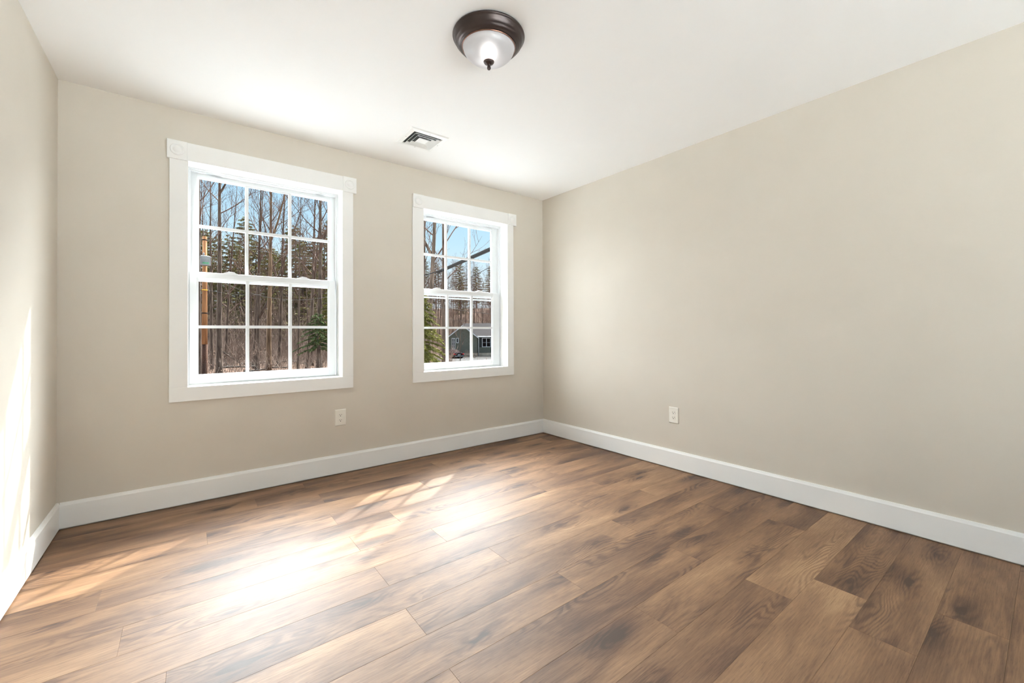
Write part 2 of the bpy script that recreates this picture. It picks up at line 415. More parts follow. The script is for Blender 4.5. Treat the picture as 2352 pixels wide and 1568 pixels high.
# ---------------------------------------------------------------- windows
def window(name, o, casing, head, lower, upper, muv, label, bar=None, locks=(), latches=()):
    """o: opening x0,x1,z0,z1; casing outer x0,x1,z0; head x0,x1,z0,z1; sash numbers are world coordinates"""
    x0, x1, z0, z1 = o
    root = empty(name, ((x0+x1)/2, 0, z0)); struct(root, label, 'window')
    inv = Matrix.Translation(-root.location)
    def put(mb, n, m, par=root, bevel=0):
        mb.v = [tuple(Vector(v)-root.location) for v in mb.v]
        return mb.build(n, m, par, bevel=bevel)
    yf = -.018
    # casing boards
    put(MB().box(casing[0], x0, yf, 0, z0, head[2]), 'side_casing', M['trim'], bevel=.0015)
    put(MB().box(x1, casing[1], yf, 0, z0, head[2]), 'side_casing', M['trim'], bevel=.0015)
    put(MB().box(casing[0], casing[1], yf, 0, casing[2], z0), 'bottom_casing', M['trim'], bevel=.0015)
    bw = .098
    put(MB().box(head[0]+bw, head[1]-bw, yf-.002, 0, head[2], head[3]), 'head_casing', M['trim'], bevel=.0015)
    for s in (0, 1):
        a = head[0] if s == 0 else head[1]-bw
        cx, cz = a+bw/2, (head[2]+head[3])/2
        blk = put(MB().box(a, a+bw, yf-.008, 0, head[2]-.003, head[3]), 'corner_block', M['trim'], bevel=.0015)
        y = yf-.008
        put(MB().lathe([(.036, .001), (.036, -.0005), (.033, -.0045), (.029, -.0045), (.026, -.001), (.022, -.0008), (.019, -.003), (.012, -.0065), (.004, -.008), (0.0001, -.008)], 40, (cx, y, cz), axis='y'), 'rosette', M['trim'], blk)
    # jamb boards lining the opening
    e = .012; yj = .098
    mb = MB(); mb.box(x0-e, x0, 0, yj, z0, z1); mb.box(x1, x1+e, 0, yj, z0, z1); mb.box(x0-e, x1+e, 0, yj, z0-e, z0); mb.box(x0-e, x1+e, 0, yj, z1, z1+e)
    put(mb, 'jamb', M['trim'])
    # vinyl main frame
    fw = .014
    mb = MB()
    for ya, yb, w in ((yj, .108, .006), (.108, .20, fw)):
        zt_, zb_ = z1-w-.004, z0+w*.6
        mb.box(x0-e, x0+w, ya, yb, zb_, zt_); mb.box(x1-w, x1+e, ya, yb, zb_, zt_); mb.box(x0-e, x1+e, ya, yb, zt_, z1+e); mb.box(x0-e, x1+e, ya, yb, z0-e, zb_)
    put(mb, 'window_frame', M['vinyl'])
    # sashes
    def sash(nm, sx0, sx1, sz0, sz1, gx0, gx1, gz0, gz1, y0, y1, mvs, mh):
        mb = MB()
        mb.box(sx0, gx0, y0, y1, sz0, sz1); mb.box(gx1, sx1, y0, y1, sz0, sz1); mb.box(gx0, gx1, y0, y1, sz0, gz0); mb.box(gx0, gx1, y0, y1, gz1, sz1)
        s_ = put(mb, nm, M['vinyl'], bevel=.002)
        # sloped glazing bead
        b = .010; ym = (y0+y1)/2
        mb = MB()
        mb.prism([(gx0, y0+.004), (gx0+b, y0+.010), (gx0+b, ym), (gx0, ym)], 'z', gz0, gz1); mb.prism([(gx1, y0+.004), (gx1, ym), (gx1-b, ym), (gx1-b, y0+.010)], 'z', gz0, gz1)
        mb.prism([(y0+.004, gz0), (ym, gz0), (ym, gz0+b), (y0+.010, gz0+b)], 'x', gx0, gx1); mb.prism([(y0+.004, gz1), (y0+.010, gz1-b), (ym, gz1-b), (ym, gz1)], 'x', gx0, gx1)
        put(mb, 'glazing_bead', M['vinyl'], s_)
        put(MB().box(gx0, gx1, ym-.002, ym+.002, gz0, gz1), 'glass_pane', M['glass'], s_)
        hw = .0095; mb = MB(); yg0, yg1 = ym-.010, ym+.010
        for mv in mvs: mb.box(mv-hw, mv+hw, yg0, yg1, gz0, gz1)
        cuts = [gx0]+[q for mv in mvs for q in (mv-hw, mv+hw)]+[gx1]
        for i in range(0, len(cuts), 2): mb.box(cuts[i], cuts[i+1], yg0, yg1, mh-hw, mh+hw)
        put(mb, 'muntin_bars', M['vinyl'], s_)
        return s_, ym
    b = .010
    lo, ym = sash('lower_sash', lower[0], lower[1], lower[2], lower[3], lower[4]-b, lower[5]+b, lower[6]-b, lower[7]+b, .100, .132, muv[0], muv[1])
    up, ym2 = sash('upper_sash', upper[0], upper[1], upper[2], upper[3], upper[4]-b, upper[5]+b, upper[6]-b, upper[7]+b, .136, .168, muv[2], muv[3])
    for cx in locks:
        zt = lower[3]
        mb = MB().prism([(cx-.042, zt), (cx+.042, zt), (cx+.034, zt+.006), (cx+.016, zt+.013), (cx-.016, zt+.013), (cx-.034, zt+.006)], 'y', .104, .130)
        mb.lathe([(.010, zt+.013), (.010, zt+.016), (.0001, zt+.017)], 20, (cx, .117, 0))
        mb.prism([(cx-.006, zt+.013), (cx+.026, zt+.009), (cx+.026, zt+.013), (cx-.006, zt+.017)], 'y', .106, .116)
        put(mb, 'sash_lock', M['vinyl'], lo)
    for cx, cz in latches:
        mb = MB().box(cx-.038, cx+.038, .128, .137, cz-.006, cz+.004)
        mb.prism([(.128, cz-.006), (.128, cz-.002), (.116, cz-.007), (.116, cz-.010)], 'x', cx-.036, cx+.036)
        put(mb, 'vent_latch', M['vinyl'], up)
    if bar:
        put(MB().box(lower[4], lower[5]+.03, .150, .160, bar-.0065, bar+.0065), 'thin_bar', M['vinyl'], up)  # thin white bar behind the lower panes
    return root
window('window_1', (-2.9575, -2.036, .7243, 2.127), (-3.0479, -1.9565, .6376), (-3.0599, -1.9339, 2.1275, 2.2393),
       (-2.950, -2.056, .733, 1.456, -2.902, -2.109, .789, 1.409), (-2.950, -2.045, 1.40, 2.112, -2.899, -2.099, 1.455, 2.075),
       ((-2.631, -2.366), 1.099, (-2.632, -2.362), 1.764), 'white six over six window at left nearest the sunlit side wall',
       None, (-2.731, -2.281), ((-2.815, 2.100), (-2.170, 2.095)))
window('window_2', (-1.3686, -.4768, .7192, 2.1117), (-1.4697, -.4018, .6342), (-1.4675, -.3706, 2.1124, 2.2223),
       (-1.360, -.495, .728, 1.443, -1.318, -.581, .784, 1.398), (-1.360, -.490, 1.39, 2.100, -1.318, -.566, 1.443, 2.058),
       ((-1.073, -.812), 1.097, (-1.066, -.811), 1.757), 'white six over six window at right nearest the room corner',
       1.372, (-1.174, -.721), ((-1.232, 2.086), (-.608, 2.083)))

# ---------------------------------------------------------------- outlets
def outlet(loc, rz, label):
    r = empty('wall_outlet', loc, rz); tag(r, label, 'outlet', 'duplex wall outlets')
    w, h = .0405, .0615
    mb = MB(); i = 0
    pts = []
    for d, y in ((0, 0), (0, -.002), (.0045, -.0068)):
        pts.append([(-w+d, y, -h+d), (w-d, y, -h+d), (w-d, y, h-d), (-w+d, y, h-d)])
    mb.v = [q for ring in pts for q in ring]
    for a in range(2):
        for q in range(4): mb.face((a*4+q, a*4+(q+1) % 4, a*4+4+(q+1) % 4, a*4+4+q))
    mb.face((8, 9, 10, 11)); mb.face((3, 2, 1, 0))
    mb.build('cover_plate', M['plastic'], r)
    for z in (.0195, -.0195):
        pr = []
        for k in range(28):
            a = 2*PI*k/28; x_, z_ = .0168*math.cos(a), .0168*math.sin(a)
            pr.append((x_, z+max(-.0125, min(.0125, z_))))
        s_ = MB().prism(pr, 'y', -.0086, -.004).build('socket', M['plastic'], r)
        mb = MB().box(-.0078, -.0054, -.0090, -.0080, z-.001, z+.0075); mb.box(.0054, .0078, -.0090, -.0080, z, z+.0068)
        mb.prism([(.0030*math.cos(2*PI*k/14), z-.0066+.0030*math.sin(2*PI*k/14)) for k in range(14)], 'y', -.0090, -.0080)
        mb.build('slots', M['slot'], s_)
    MB().lathe([(.0001, -.0082), (.0022, -.0080), (.0030, -.0066)], 14, axis='y').build('screw', M['vent'], r)
    return r
outlet((-2.048, 0, .4185), 0, 'outlet on the window wall below the two windows')
outlet((0, -1.506, .4115), -PI/2, 'outlet on the bare right wall')

# ---------------------------------------------------------------- ceiling vent
v = empty('ceiling_vent', (-1.630, -.533, H)); tag(v, 'square white four way ceiling vent with stepped louvres near the window wall', 'vent')
def sq_ring(mb, r0, z0, r1, z1, th=.0016):
    """square frustum band from half-size r0 at z0 to r1 at z1, with thickness"""
    b = len(mb.v)
    for r, z in ((r0, z0), (r1, z1), (r1, z1+th), (r0, z0+th)):
        mb.v += [(-r, -r, z), (r, -r, z), (r, r, z), (-r, r, z)]
    for k in range(4):
        k2 = (k+1) % 4
        for q in range(4):
            q2 = (q+1) % 4
            mb.face((b+k*4+q, b+k*4+q2, b+k2*4+q2, b+k2*4+q))
mb = MB(); sq_ring(mb, .1435, 0-.0005, .136, -.007); sq_ring(mb, .136, -.007, .108, -.011); sq_ring(mb, .108, -.011, .104, -.0065)
mb.build('flange', M['vent'], v)
MB().box(-.105, .105, -.105, .105, -.0010, -.0004).build('duct_opening', M['duct'], v)
for r0, r1 in ((.094, .081), (.069, .056)):
    mb = MB(); sq_ring(mb, r0, -.0165, r1, -.0035)
    mb.build('louvre', M['vent'], v)
mb = MB(); sq_ring(mb, .043, -.0165, .036, -.009); mb.box(-.0365, .0365, -.0365, .0365, -.0095, -.0082)
mb.build('center_louvre', M['vent'], v)
for x, y in ((.122, 0), (-.122, 0), (0, .122), (0, -.122)):
    MB().lathe([(.0001, -.0115), (.0018, -.0112), (.0022, -.0085)], 12, (x, y, 0)).build('screw', M['screw'], v)

# ---------------------------------------------------------------- ceiling lamp
LX, LY = -1.853, -1.703
l = empty('ceiling_lamp', (LX, LY, H)); tag(l, 'round flush ceiling lamp with dark bronze pan and lit frosted glass bowl', 'lamp')
MB().lathe([(.0001, -.0005), (.160, -.0005), (.166, -.003), (.168, -.008), (.166, -.012), (.1625, -.014), (.1605, -.018), (.157, -.028), (.150, -.037), (.1455, -.040), (.1440, -.044), (.1375, -.049), (.1345, -.050), (.1325, -.054), (.1285, -.0565), (.1245, -.0565), (.1225, -.052), (.1225, -.020)], 96).build('pan', M['bronze'], l)
MB().lathe([(.1252, -.0560), (.1245, -.0590), (.1228, -.0600), (.1215, -.0585), (.1215, -.0550)], 96).build('rim_bead', M['copper'], l)['label'] = 'coppery rim edge'
outer = []; n_ = 26
for i in range(n_+1):
    a = (PI/2)*i/n_
    outer.append((max(.1195*max(0, math.cos(a))**.92, .0001), -.056-.0655*math.sin(a)**1.05))
MB().lathe([(.1215, -.050), (.1215, -.055)]+outer, 96).build('glass_bowl', M['frosted'], l)
fin = MB().lathe([(.0001, -.1195), (.024, -.1195), (.0245, -.1225), (.021, -.128), (.014, -.1325), (.009, -.135), (.0075, -.141), (.0088, -.146), (.0088, -.152), (.006, -.157), (.0001, -.158)], 32).build('finial', M['bronze'], l)
MB().lathe([(.0246, -.1192), (.0252, -.1210), (.0240, -.1222)], 32).build('finial_rim', M['copper'], fin)
bl = MB().lathe([(.0001, -.092)]+[(.029*math.sin(PI*q/12), -.063-.029*math.cos(PI*q/12)) for q in range(1, 11)]+[(.012, -.036)], 28).build('bulb', M['bulb'], l)
MB().lathe([(.013, -.038), (.015, -.030), (.015, -.004)], 20).build('socket', M['vent'], l)

# ================================================================ outside
M['bark'] = noise_mat('grey_brown_bark', (0.0234, 0.0156, 0.0117), (0.13, 0.0949, 0.0728), 9, .9, (1, 1, .14), detail=9, bump=.5, bscale=30, spec=.03, lo=.30, hi=.70)
M['bark_sunlit'] = noise_mat('sunlit_bark', (0.0375, 0.02375, 0.015), (0.1938, 0.125, 0.0775), 8, .9, (1, 1, .12), detail=9, bump=.5, bscale=30, spec=.03, lo=.30, hi=.70)  # bark copy with the warm sunlight put into its colour
M['twig'] = noise_mat('brown_twig', (0.0502, 0.02964, 0.02295), (0.09085, 0.05499, 0.04208), 3, .9, spec=.03)
M['bud'] = noise_mat('reddish_bud', (0.1, 0.0375, 0.025), (0.16, 0.07, 0.045), 3, .9, spec=.03)
M['pine'] = noise_mat('olive_needles', (0.068, 0.0578, 0.0238), (0.1785, 0.1615, 0.0612), .9, .8, spec=.03, lo=.3, hi=.7)
M['hemlock'] = noise_mat('yellow_green_needles', (0.0504, 0.0525, 0.00924), (0.1596, 0.1428, 0.0357), 1.6, .7, lo=.3, hi=.7, spec=.03)
M['fir'] = noise_mat('dark_green_needles', (0.0225, 0.0375, 0.011), (0.065, 0.085, 0.025), 1.6, .7, lo=.3, hi=.7, spec=.03)
M['brush'] = noise_mat('undergrowth_stem', (0.07384, 0.04832, 0.03692), (0.2014, 0.1476, 0.1175), .7, .9, spec=.03)
M['dead'] = noise_mat('grey_deadwood', (0.033, 0.0264, 0.02145), (0.0693, 0.0594, 0.05115), 3, .9, spec=.03)
M['leaf'] = noise_mat('dry_leaf', (0.078, 0.03744, 0.02028), (0.1622, 0.1061, 0.06552), .8, .8, spec=.03)
M['litter'] = noise_mat('leaf_litter', (0.0161, 0.0092, 0.006095), (0.092, 0.0552, 0.0383), 5.5, .95, detail=12, bump=.5, bscale=20, spec=.03, lo=.38, hi=.64)
M['gravel'] = noise_mat('grey_gravel', (0.0121, 0.01109, 0.01008), (0.02117, 0.01915, 0.01764), 4, .95, detail=8, spec=.03)
M['pale_bounce'] = noise_mat('pale_bounce', (.30, .31, .32), (.37, .38, .39), 4, .95, detail=8, spec=.03)
M['pale_rear_bounce'] = noise_mat('pale_rear_bounce', (.66, .67, .67), (.74, .75, .75), 3, .95, spec=.03)
M['pole'] = noise_mat('orange_pole_wood', (.075, .030, .011), (.22, .105, .048), 7, .85, (1, 1, .10), detail=8, spec=.03, lo=.3, hi=.7)
M['pole_dark'] = noise_mat('dark_tarred_wood', (0.02268, 0.01008, 0.006552), (0.0504, 0.0252, 0.01512), 4, .85, (1, 1, .12), detail=6, spec=.03)
M['can'] = noise_mat('grey_galvanised', (0.1109, 0.1135, 0.1162), (0.1532, 0.1557, 0.1584), 4, .5, spec=.03)
M['green'] = noise_mat('green_paint_mark', (0.03, 0.21, 0.08), (0.05, 0.26, 0.11), 10, .6, spec=.03)
M['yellow'] = noise_mat('yellow_band', (0.49, 0.252, 0.028), (0.56, 0.308, 0.042), 10, .6, spec=.03)
M['wire'] = noise_mat('pale_aluminium_cable', (0.048, 0.04224, 0.03936), (0.05952, 0.05376, 0.04992), 2, .6, spec=.03)
M['wire_dark'] = noise_mat('black_cable', (0.004725, 0.00378, 0.00351), (0.0081, 0.00675, 0.006078), 2, .6, spec=.03)
M['sleeve'] = noise_mat('dark_brown_sleeve', (0.003234, 0.002426, 0.00194), (0.005929, 0.004581, 0.003665), 3, .6, spec=.03)
M['siding'] = noise_mat('grey_green_siding', (.120, .120, .095), (.160, .160, .128), 2, .8, (1, 1, 6), spec=.03)
M['roof'] = noise_mat('brown_grey_shingle', (0.01512, 0.01238, 0.0121), (0.0216, 0.01836, 0.01764), 6, .9, spec=.03)
M['white'] = noise_mat('white_exterior_trim', (0.5544, 0.546, 0.5376), (0.6384, 0.63, 0.6216), 3, .6, spec=.03)
M['concrete'] = noise_mat('tan_concrete', (0.4277, 0.3445, 0.2614), (0.5702, 0.4752, 0.3683), 2, .9, spec=.03)
M['dglass'] = noise_mat('dark_house_glass', (0.0105, 0.0075, 0.0075), (0.021, 0.015, 0.0144), 2, .5, spec=0)
M['shutter'] = noise_mat('dark_shutter', (0.033, 0.033, 0.033), (0.048, 0.048, 0.048), 3, .6, spec=.03)
M['carpaint'] = noise_mat('dark_metallic_paint', (0.0084, 0.00672, 0.00756), (0.01176, 0.00952, 0.01064), 2, .6, spec=0)
M['tyre'] = noise_mat('black_rubber', (.012, .012, .012), (.02, .02, .02), 8, .8, spec=.03)
M['alloy'] = noise_mat('silver_wheel', (0.2, 0.2, 0.21), (0.25, 0.25, 0.26), 8, .35, metal=.7)
M['tail'] = noise_mat('red_lamp_lens', (0.27, 0.012, 0.012), (0.36, 0.024, 0.018), 8, .2)
M['chrome'] = noise_mat('bright_bumper', (0.2, 0.2, 0.208), (0.26, 0.26, 0.268), 6, .3)

def sst(x, a_, b_):
    t = min(1, max(0, (x-a_)/(b_-a_))); return t*t*(3-2*t)
def gz(x, y):
    """ground height: level, dropping a little towards the green house, rising far behind"""
    d = Vector((x-CAM.x, y-CAM.y, 0)); az = math.degrees(math.atan2(d.x, d.y)); dep = d.x*fwd.x+d.y*fwd.y
    k = sst(az, 23, 28)
    return GZ - .80*k*sst(dep, 46, 68) + (1-k)*9.0*sst(dep, 58, 100) + k*10.5*sst(dep, 76, 112)
def gpt(u, depth, dz=0):
    p = at(u, 761, depth); p.z = gz(p.x, p.y)+dz; return p

# ground
rnd = random.Random(5)
mb = MB(); nx, ny = 90, 90
for j in range(ny+1):
    for i in range(nx+1):
        x = -60+170*i/nx; y = 1.5+150*(j/ny)**1.4
        mb.v.append((x, y, gz(x, y)+.08*math.sin(x*.43+1.3*math.sin(y*.21))*math.sin(y*.37+x*.11)-.03))
for j in range(ny):
    for i in range(nx): mb.face((j*(nx+1)+i, j*(nx+1)+i+1, (j+1)*(nx+1)+i+1, (j+1)*(nx+1)+i), True)
struct(mb.build('ground', M['litter']), 'brown leaf covered woodland ground outside the windows', 'ground')
struct(MB().box(-45, 60, .9, 17, GZ-.3, GZ+.13).build('bounce_clearing', M['pale_bounce']), 'pale ground added below the window view to bounce light indoors', 'ground')  # unseen pale slab added to throw light up to the ceiling
struct(MB().box(-40, 40, -60, YB-.3, GZ-.3, GZ).build('bounce_yard', M['pale_rear_bounce']), 'ground behind the house made pale to bounce light indoors', 'ground')  # unseen, pale so that it bounces light onto the rear ceiling
mb = MB(); n_ = 14
for q in range(n_+1):
    dep = 45+(69.4-45)*q/n_
    for u_, dz in ((992, .12), (1340, .12), (1340, -.3), (992, -.3)): mb.v.append(tuple(gpt(u_, dep, dz)))
for q in range(n_):
    for w_ in range(4): mb.face((q*4+w_, q*4+(w_+1) % 4, q*4+4+(w_+1) % 4, q*4+4+w_))
mb.face((0, 1, 2, 3)); mb.face([n_*4+w_ for w_ in range(4)][::-1])
struct(mb.build('driveway', M['gravel']), 'grey gravel driveway in front of the green house', 'driveway')

# ---- bare trees
def wob(r, s): return Vector((r.uniform(-s, s), r.uniform(-s, s), r.uniform(-s*.5, s*.5)))
def limb(mb, r, p, d, ln, rad, lvl, budm):
    """one limb with its side twigs"""
    k = {1: 6, 2: 4, 3: 3}[lvl]; pts = [p]; q = p.copy(); dd = d.copy()
    for i in range(k):
        dd = (dd + wob(r, .16) + Vector((0, 0, .10 if lvl < 3 else .05))).normalized(); q = q+dd*(ln/k); pts.append(q.copy())
    mb.tube(pts, [max(rad*(1-.82*i/k), .006) for i in range(k+1)], {1: 5, 2: 4, 3: 3}[lvl], False, 0)
    if lvl == 3:
        if budm and r.random() < .5:
            s = .035; o = q; mb.tri(o+Vector((s, 0, 0)), o+Vector((-s*.4, s, s*.5)), o+Vector((-s*.4, -s, s)), 1)
        return
    n = {1: r.randint(5, 7), 2: r.randint(3, 5)}[lvl]
    for i in range(n):
        t = .22+.76*(i+.5*r.random())/n; f = t*k; a_ = int(min(f, k-1)); o = pts[a_].lerp(pts[a_+1], f-a_)
        ax = (pts[a_+1]-pts[a_]).normalized(); s = ax.orthogonal().normalized(); s.rotate(Matrix.Rotation(r.uniform(0, 2*PI), 3, ax))
        dn = (ax*.75+s*r.uniform(.45, .8)+Vector((0, 0, .2))).normalized()
        limb(mb, r, o, dn, ln*r.uniform(.36, .52)*(1.15-t*.4), rad*.42, lvl+1, budm)
def bare_tree(seed, h, r0, first, nb, lean=(0, 0), fork=None, up=1.0, budm=True):
    """returns trunk and branches builders; the tree stands at the origin"""
    r = random.Random(seed); tr, br = MB(), MB(); k = 16; p = Vector((0, 0, -.3)); pts = []; off = Vector((0, 0, 0)); dv = Vector((0, 0, 0))
    for i in range(k+1):
        t = i/k; dv += wob(r, .012*h/k); dv *= .8; off += dv
        pts.append(Vector((lean[0]*t*h+off.x, lean[1]*t*h+off.y, -.3+t*(h+.3))))
    rad = [r0*(1.25 if i == 0 else 1)*(1-.86*(i/k)**1.1) for i in range(k+1)]
    tr.tube(pts, rad, 9, True, 0)
    stems = [(pts, rad)]
    if fork:
        ft, az, sp = fork; i0 = int(ft*k); p2 = [pts[i0]]; q = pts[i0].copy(); d = Vector((math.cos(az)*sp, math.sin(az)*sp, 1)).normalized(); ln = h*(1-ft)*.95
        for i in range(8):
            d = (d+wob(r, .06)+Vector((0, 0, .09))).normalized(); q = q+d*ln/8; p2.append(q.copy())
        rd2 = [rad[i0]*.78*(1-.85*i/8) for i in range(9)]
        tr.tube(p2, rd2, 8, True, 0); stems.append((p2, rd2))
    for pp, rr in stems:
        kk = len(pp)-1; lo = first if pp is pts else .15; m = nb if pp is pts else nb//2
        for i in range(m):
            t = lo+(1-lo)*(i+.6*r.random())/m; f = min(t*kk, kk-.01); a_ = int(f); o = pp[a_].lerp(pp[a_+1], f-a_); az = i*2.4+r.uniform(-.5, .5)
            d = Vector((math.cos(az), math.sin(az), r.uniform(up*.6, up*1.7))).normalized(); R0 = rr[a_]
            limb(br, r, o, d, h*.26*(1.2-.75*t)*r.uniform(.7, 1.15), max(min(R0*.40, .075), .018), 1, budm)
    return tr, br
def place_tree(loc, rz, seed, h, r0, first, nb, label, bark='bark', lean=(0, 0), fork=None, up=1.0, cat='tree'):
    root = empty('bare_tree', loc, rz); tag(root, label, cat)
    tr, br = bare_tree(seed, h, r0, first, nb, lean, fork, up)
    tr.build('trunk', M[bark], root, fix=False); br.build('branches', [M['twig'], M['bud']], root, fix=False)
    return root
# the trunks that stand out (u, depth, ...)
place_tree(gpt(458.5, 30), 0, 1, 21, .165, .42, 15, 'grey trunk at the left edge of the left window behind the utility pole')
place_tree(gpt(503, 35), 0, 2, 22, .235, .60, 11, 'straight thick grey tree forking near the top of the left window', fork=(.70, -YAW+.1, .55))
place_tree(gpt(487, 40), 0, 3, 20, .15, .30, 16, 'dark slender tree between the utility pole and the thick forked tree', fork=(.32, PI-YAW, .3))
place_tree(gpt(517, 44), 0, 4, 19, .14, .28, 16, 'slender tree leaning right just right of the thick forked tree', lean=(.045, -.03))
place_tree(gpt(591, 41), 0, 5, 20, .19, .36, 15, 'many stemmed dark tree spreading behind the left muntin bar', lean=(.012, -.01), fork=(.30, -YAW+.4, .55))
place_tree(gpt(617, 38), 0, 6, 21, .22, .44, 14, 'tree with tan sunlit bark in the middle of the left window', bark='bark_sunlit', lean=(.005, -.003), fork=(.57, -YAW, .42))
place_tree(gpt(583, 42), 0, 7, 18, .17, .40, 12, 'leaning grey tree left of the tan sunlit tree', lean=(.05, -.04))
place_tree(gpt(640, 43), 0, 8, 20, .18, .36, 15, 'grey tree leaning right just right of the tan sunlit tree', lean=(.03, -.025), fork=(.40, PI-YAW, .35))
place_tree(gpt(684, 38), 0, 9, 17, .105, .34, 15, 'thin upright tree just right of the right muntin bar in the left window', lean=(.006, 0))
place_tree(gpt(716, 44), 0, 10, 21, .20, .40, 16, 'dark tree left of the thick tree at the right edge of the left window', lean=(.006, -.01))
place_tree(gpt(732, 38), 0, 12, 22, .24, .40, 15, 'thick dark tree at the right edge of the left window', lean=(.020, -.012), fork=(.50, -YAW, .4))
place_tree(gpt(705, 40), 0, 13, 16, .17, .42, 12, 'grey tree leaning right behind the dark green fir', lean=(.07, -.045))
place_tree(gpt(979, 29), 0, 14, 20, .20, .40, 8, 'thick tree leaning right at the left edge of the right window', lean=(.040, -.032), fork=(.46, PI-YAW, .5), up=1.1)
place_tree(gpt(1018, 33), 0, 15, 20, .15, .36, 9, 'slimmer tree beside the thick leaning tree in the right window', lean=(-.008, .006))
place_tree(gpt(975, 36), 0, 16, 20, .13, .36, 14, 'thin tree half hidden by the left casing of the right window')
place_tree(gpt(1057, 47), 0, 17, 7.5, .045, .22, 8, 'small bare sapling in front of the green house gable', up=1.1)

# the woods behind: same thin bare trees, many of them
protos = []
for i, (h, r0, f) in enumerate(((19, .13, .34), (17, .10, .3), (21, .16, .42), (15, .09, .28), (18, .12, .36))):
    tr, br = bare_tree(100+i, h, r0, f, 19, (random.Random(i).uniform(-.02, .02), .01))
    n0 = len(tr.v); tr.v += br.v; tr.f += [tuple(q+n0 for q in f_) for f_ in br.f]; tr.sm += br.sm; tr.mi += [1+m_ for m_ in br.mi]
    protos.append(tr.mesh('bare_tree', [M['bark'], M['twig'], M['bud']]))
rt = random.Random(77)
def background(n, u0, u1, d0, d1, label, group, scale):
    for i in range(n):
        u = u0+(u1-u0)*(i+rt.random())/n; dep = rt.uniform(d0, d1)
        o = bpy.data.objects.new('bare_tree', protos[rt.randrange(5)]); C.objects.link(o)
        o.location = gpt(u, dep); o.rotation_euler = (rt.uniform(-.04, .04), rt.uniform(-.04, .04), rt.uniform(0, 6.28)); s = rt.uniform(*scale); o.scale = (s, s, s)
        tag(o, label, 'tree', group)
background(30, 440, 775, 50, 80, 'thin bare tree among many in the woods behind the large trunks of the left window', 'thin bare trees in the left window woods', (.50, .80))
background(44, 960, 1150, 76, 100, 'thin bare tree among many in the woods behind the green house', 'thin bare trees behind the green house', (.66, .86))

# ---- evergreens
def conifer(seed, h, r0, nb, blades, blen, droop, width, low=.08, mixed=True):
    r = random.Random(seed); tr, fo = MB(), MB()
    tr.tube([(0, 0, -.3), (0, 0, h*.5), (.05, .02, h)], [r0, r0*.6, .01], 8)
    for i in range(nb):
        t = low+(1-low)*(i/nb); z = h*t; L = width*(1-t)**.75*r.uniform(.65, 1.1)+.25; az = i*2.4+r.uniform(-.4, .4)
        d = Vector((math.cos(az), math.sin(az), 0)); side = Vector((-d.y, d.x, 0)); pts = []
        for k in range(6):
            f = k/5; pts.append(Vector((0, 0, z))+d*(L*f)+Vector((0, 0, droop*L*(f**1.6)*-1+.10*L*f)))
        tr.tube(pts, [max(r0*.22*(1-t)*(1-f/5*.9), .008) for f in range(6)], 4, False)
        nbl = max(6, int(blades*(L/width+.15)))
        for b in range(nbl):
            f = r.uniform(.12, 1.0); g = min(f*5, 4.99); a_ = int(g); o = pts[a_].lerp(pts[a_+1], g-a_)
            sg = r.choice((-1, 1)); dd = (d*r.uniform(.3, 1.0)+side*sg*r.uniform(.1, .9)+Vector((0, 0, r.uniform(-.55, .12)))).normalized()
            ln = blen*r.uniform(.6, 1.2)*(1.15-.4*f); wv = dd.cross(Vector((r.uniform(-.4, .4), r.uniform(-.4, .4), 1))).normalized()*ln*r.uniform(.08, .16)
            m_ = o+dd*ln*.5+Vector((0, 0, r.uniform(0, .08)*ln)); e_ = o+dd*ln-Vector((0, 0, .12*ln))
            fo.quad(o, m_+wv, e_, m_-wv)
    return tr, fo
def place_conifer(loc, rz, args, mat, label, name='evergreen_tree', bark='bark'):
    root = empty(name, loc, rz); tag(root, label, 'tree'); tr, fo = conifer(*args)
    tr.build('trunk', M[bark], root, fix=False); fo.build('foliage', M[mat], root, fix=False)
    return root
place_conifer(gpt(966, 21), 0, (21, 5.6, .13, 130, 300, .19, .42, 1.75, .03), 'hemlock', 'yellow green hemlock with drooping boughs at the left of the right window')
place_conifer(gpt(730, 33), .8, (22, 5.0, .11, 46, 260, .22, .42, 2.3, .44), 'fir', 'dark green young fir at the lower right of the left window')
place_conifer(gpt(760, 36), .3, (23, 8.0, .14, 80, 150, .24, .35, 1.6, .35), 'hemlock', 'taller yellow green evergreen half hidden by the right side of the left window')
pp = []
for i, (h, w_) in enumerate(((12.5, 3.4), (10.5, 3.0), (14, 3.6))):
    tr, fo = conifer(40+i, h, .2, 90, 170, .36, .05, w_, .12)
    n0 = len(tr.v); tr.v += fo.v; tr.f += [tuple(q+n0 for q in f_) for f_ in fo.f]; tr.sm += fo.sm; tr.mi += [1]*len(fo.f)
    pp.append(tr.mesh('pine_tree', [M['bark'], M['pine']]))
def pines(n, u0, u1, d0, d1, sc, label, group):
    for i in range(n):
        o = bpy.data.objects.new('pine_tree', pp[rt.randrange(3)]); C.objects.link(o)
        o.location = gpt(u0+(u1-u0)*(i+rt.random())/n, rt.uniform(d0, d1)); o.rotation_euler = (0, 0, rt.uniform(0, 6.28))
        s = rt.uniform(*sc); o.scale = (s, s, s); tag(o, label, 'tree', group)
pines(24, 445, 780, 58, 84, (1.15, 1.6), 'olive green pine filling the back of the woods in the left window', 'pines at the back of the left window woods')
pines(6, 960, 1150, 98, 112, (.9, 1.25), 'olive green pine at the back of the woods behind the house', 'pines behind the green house')

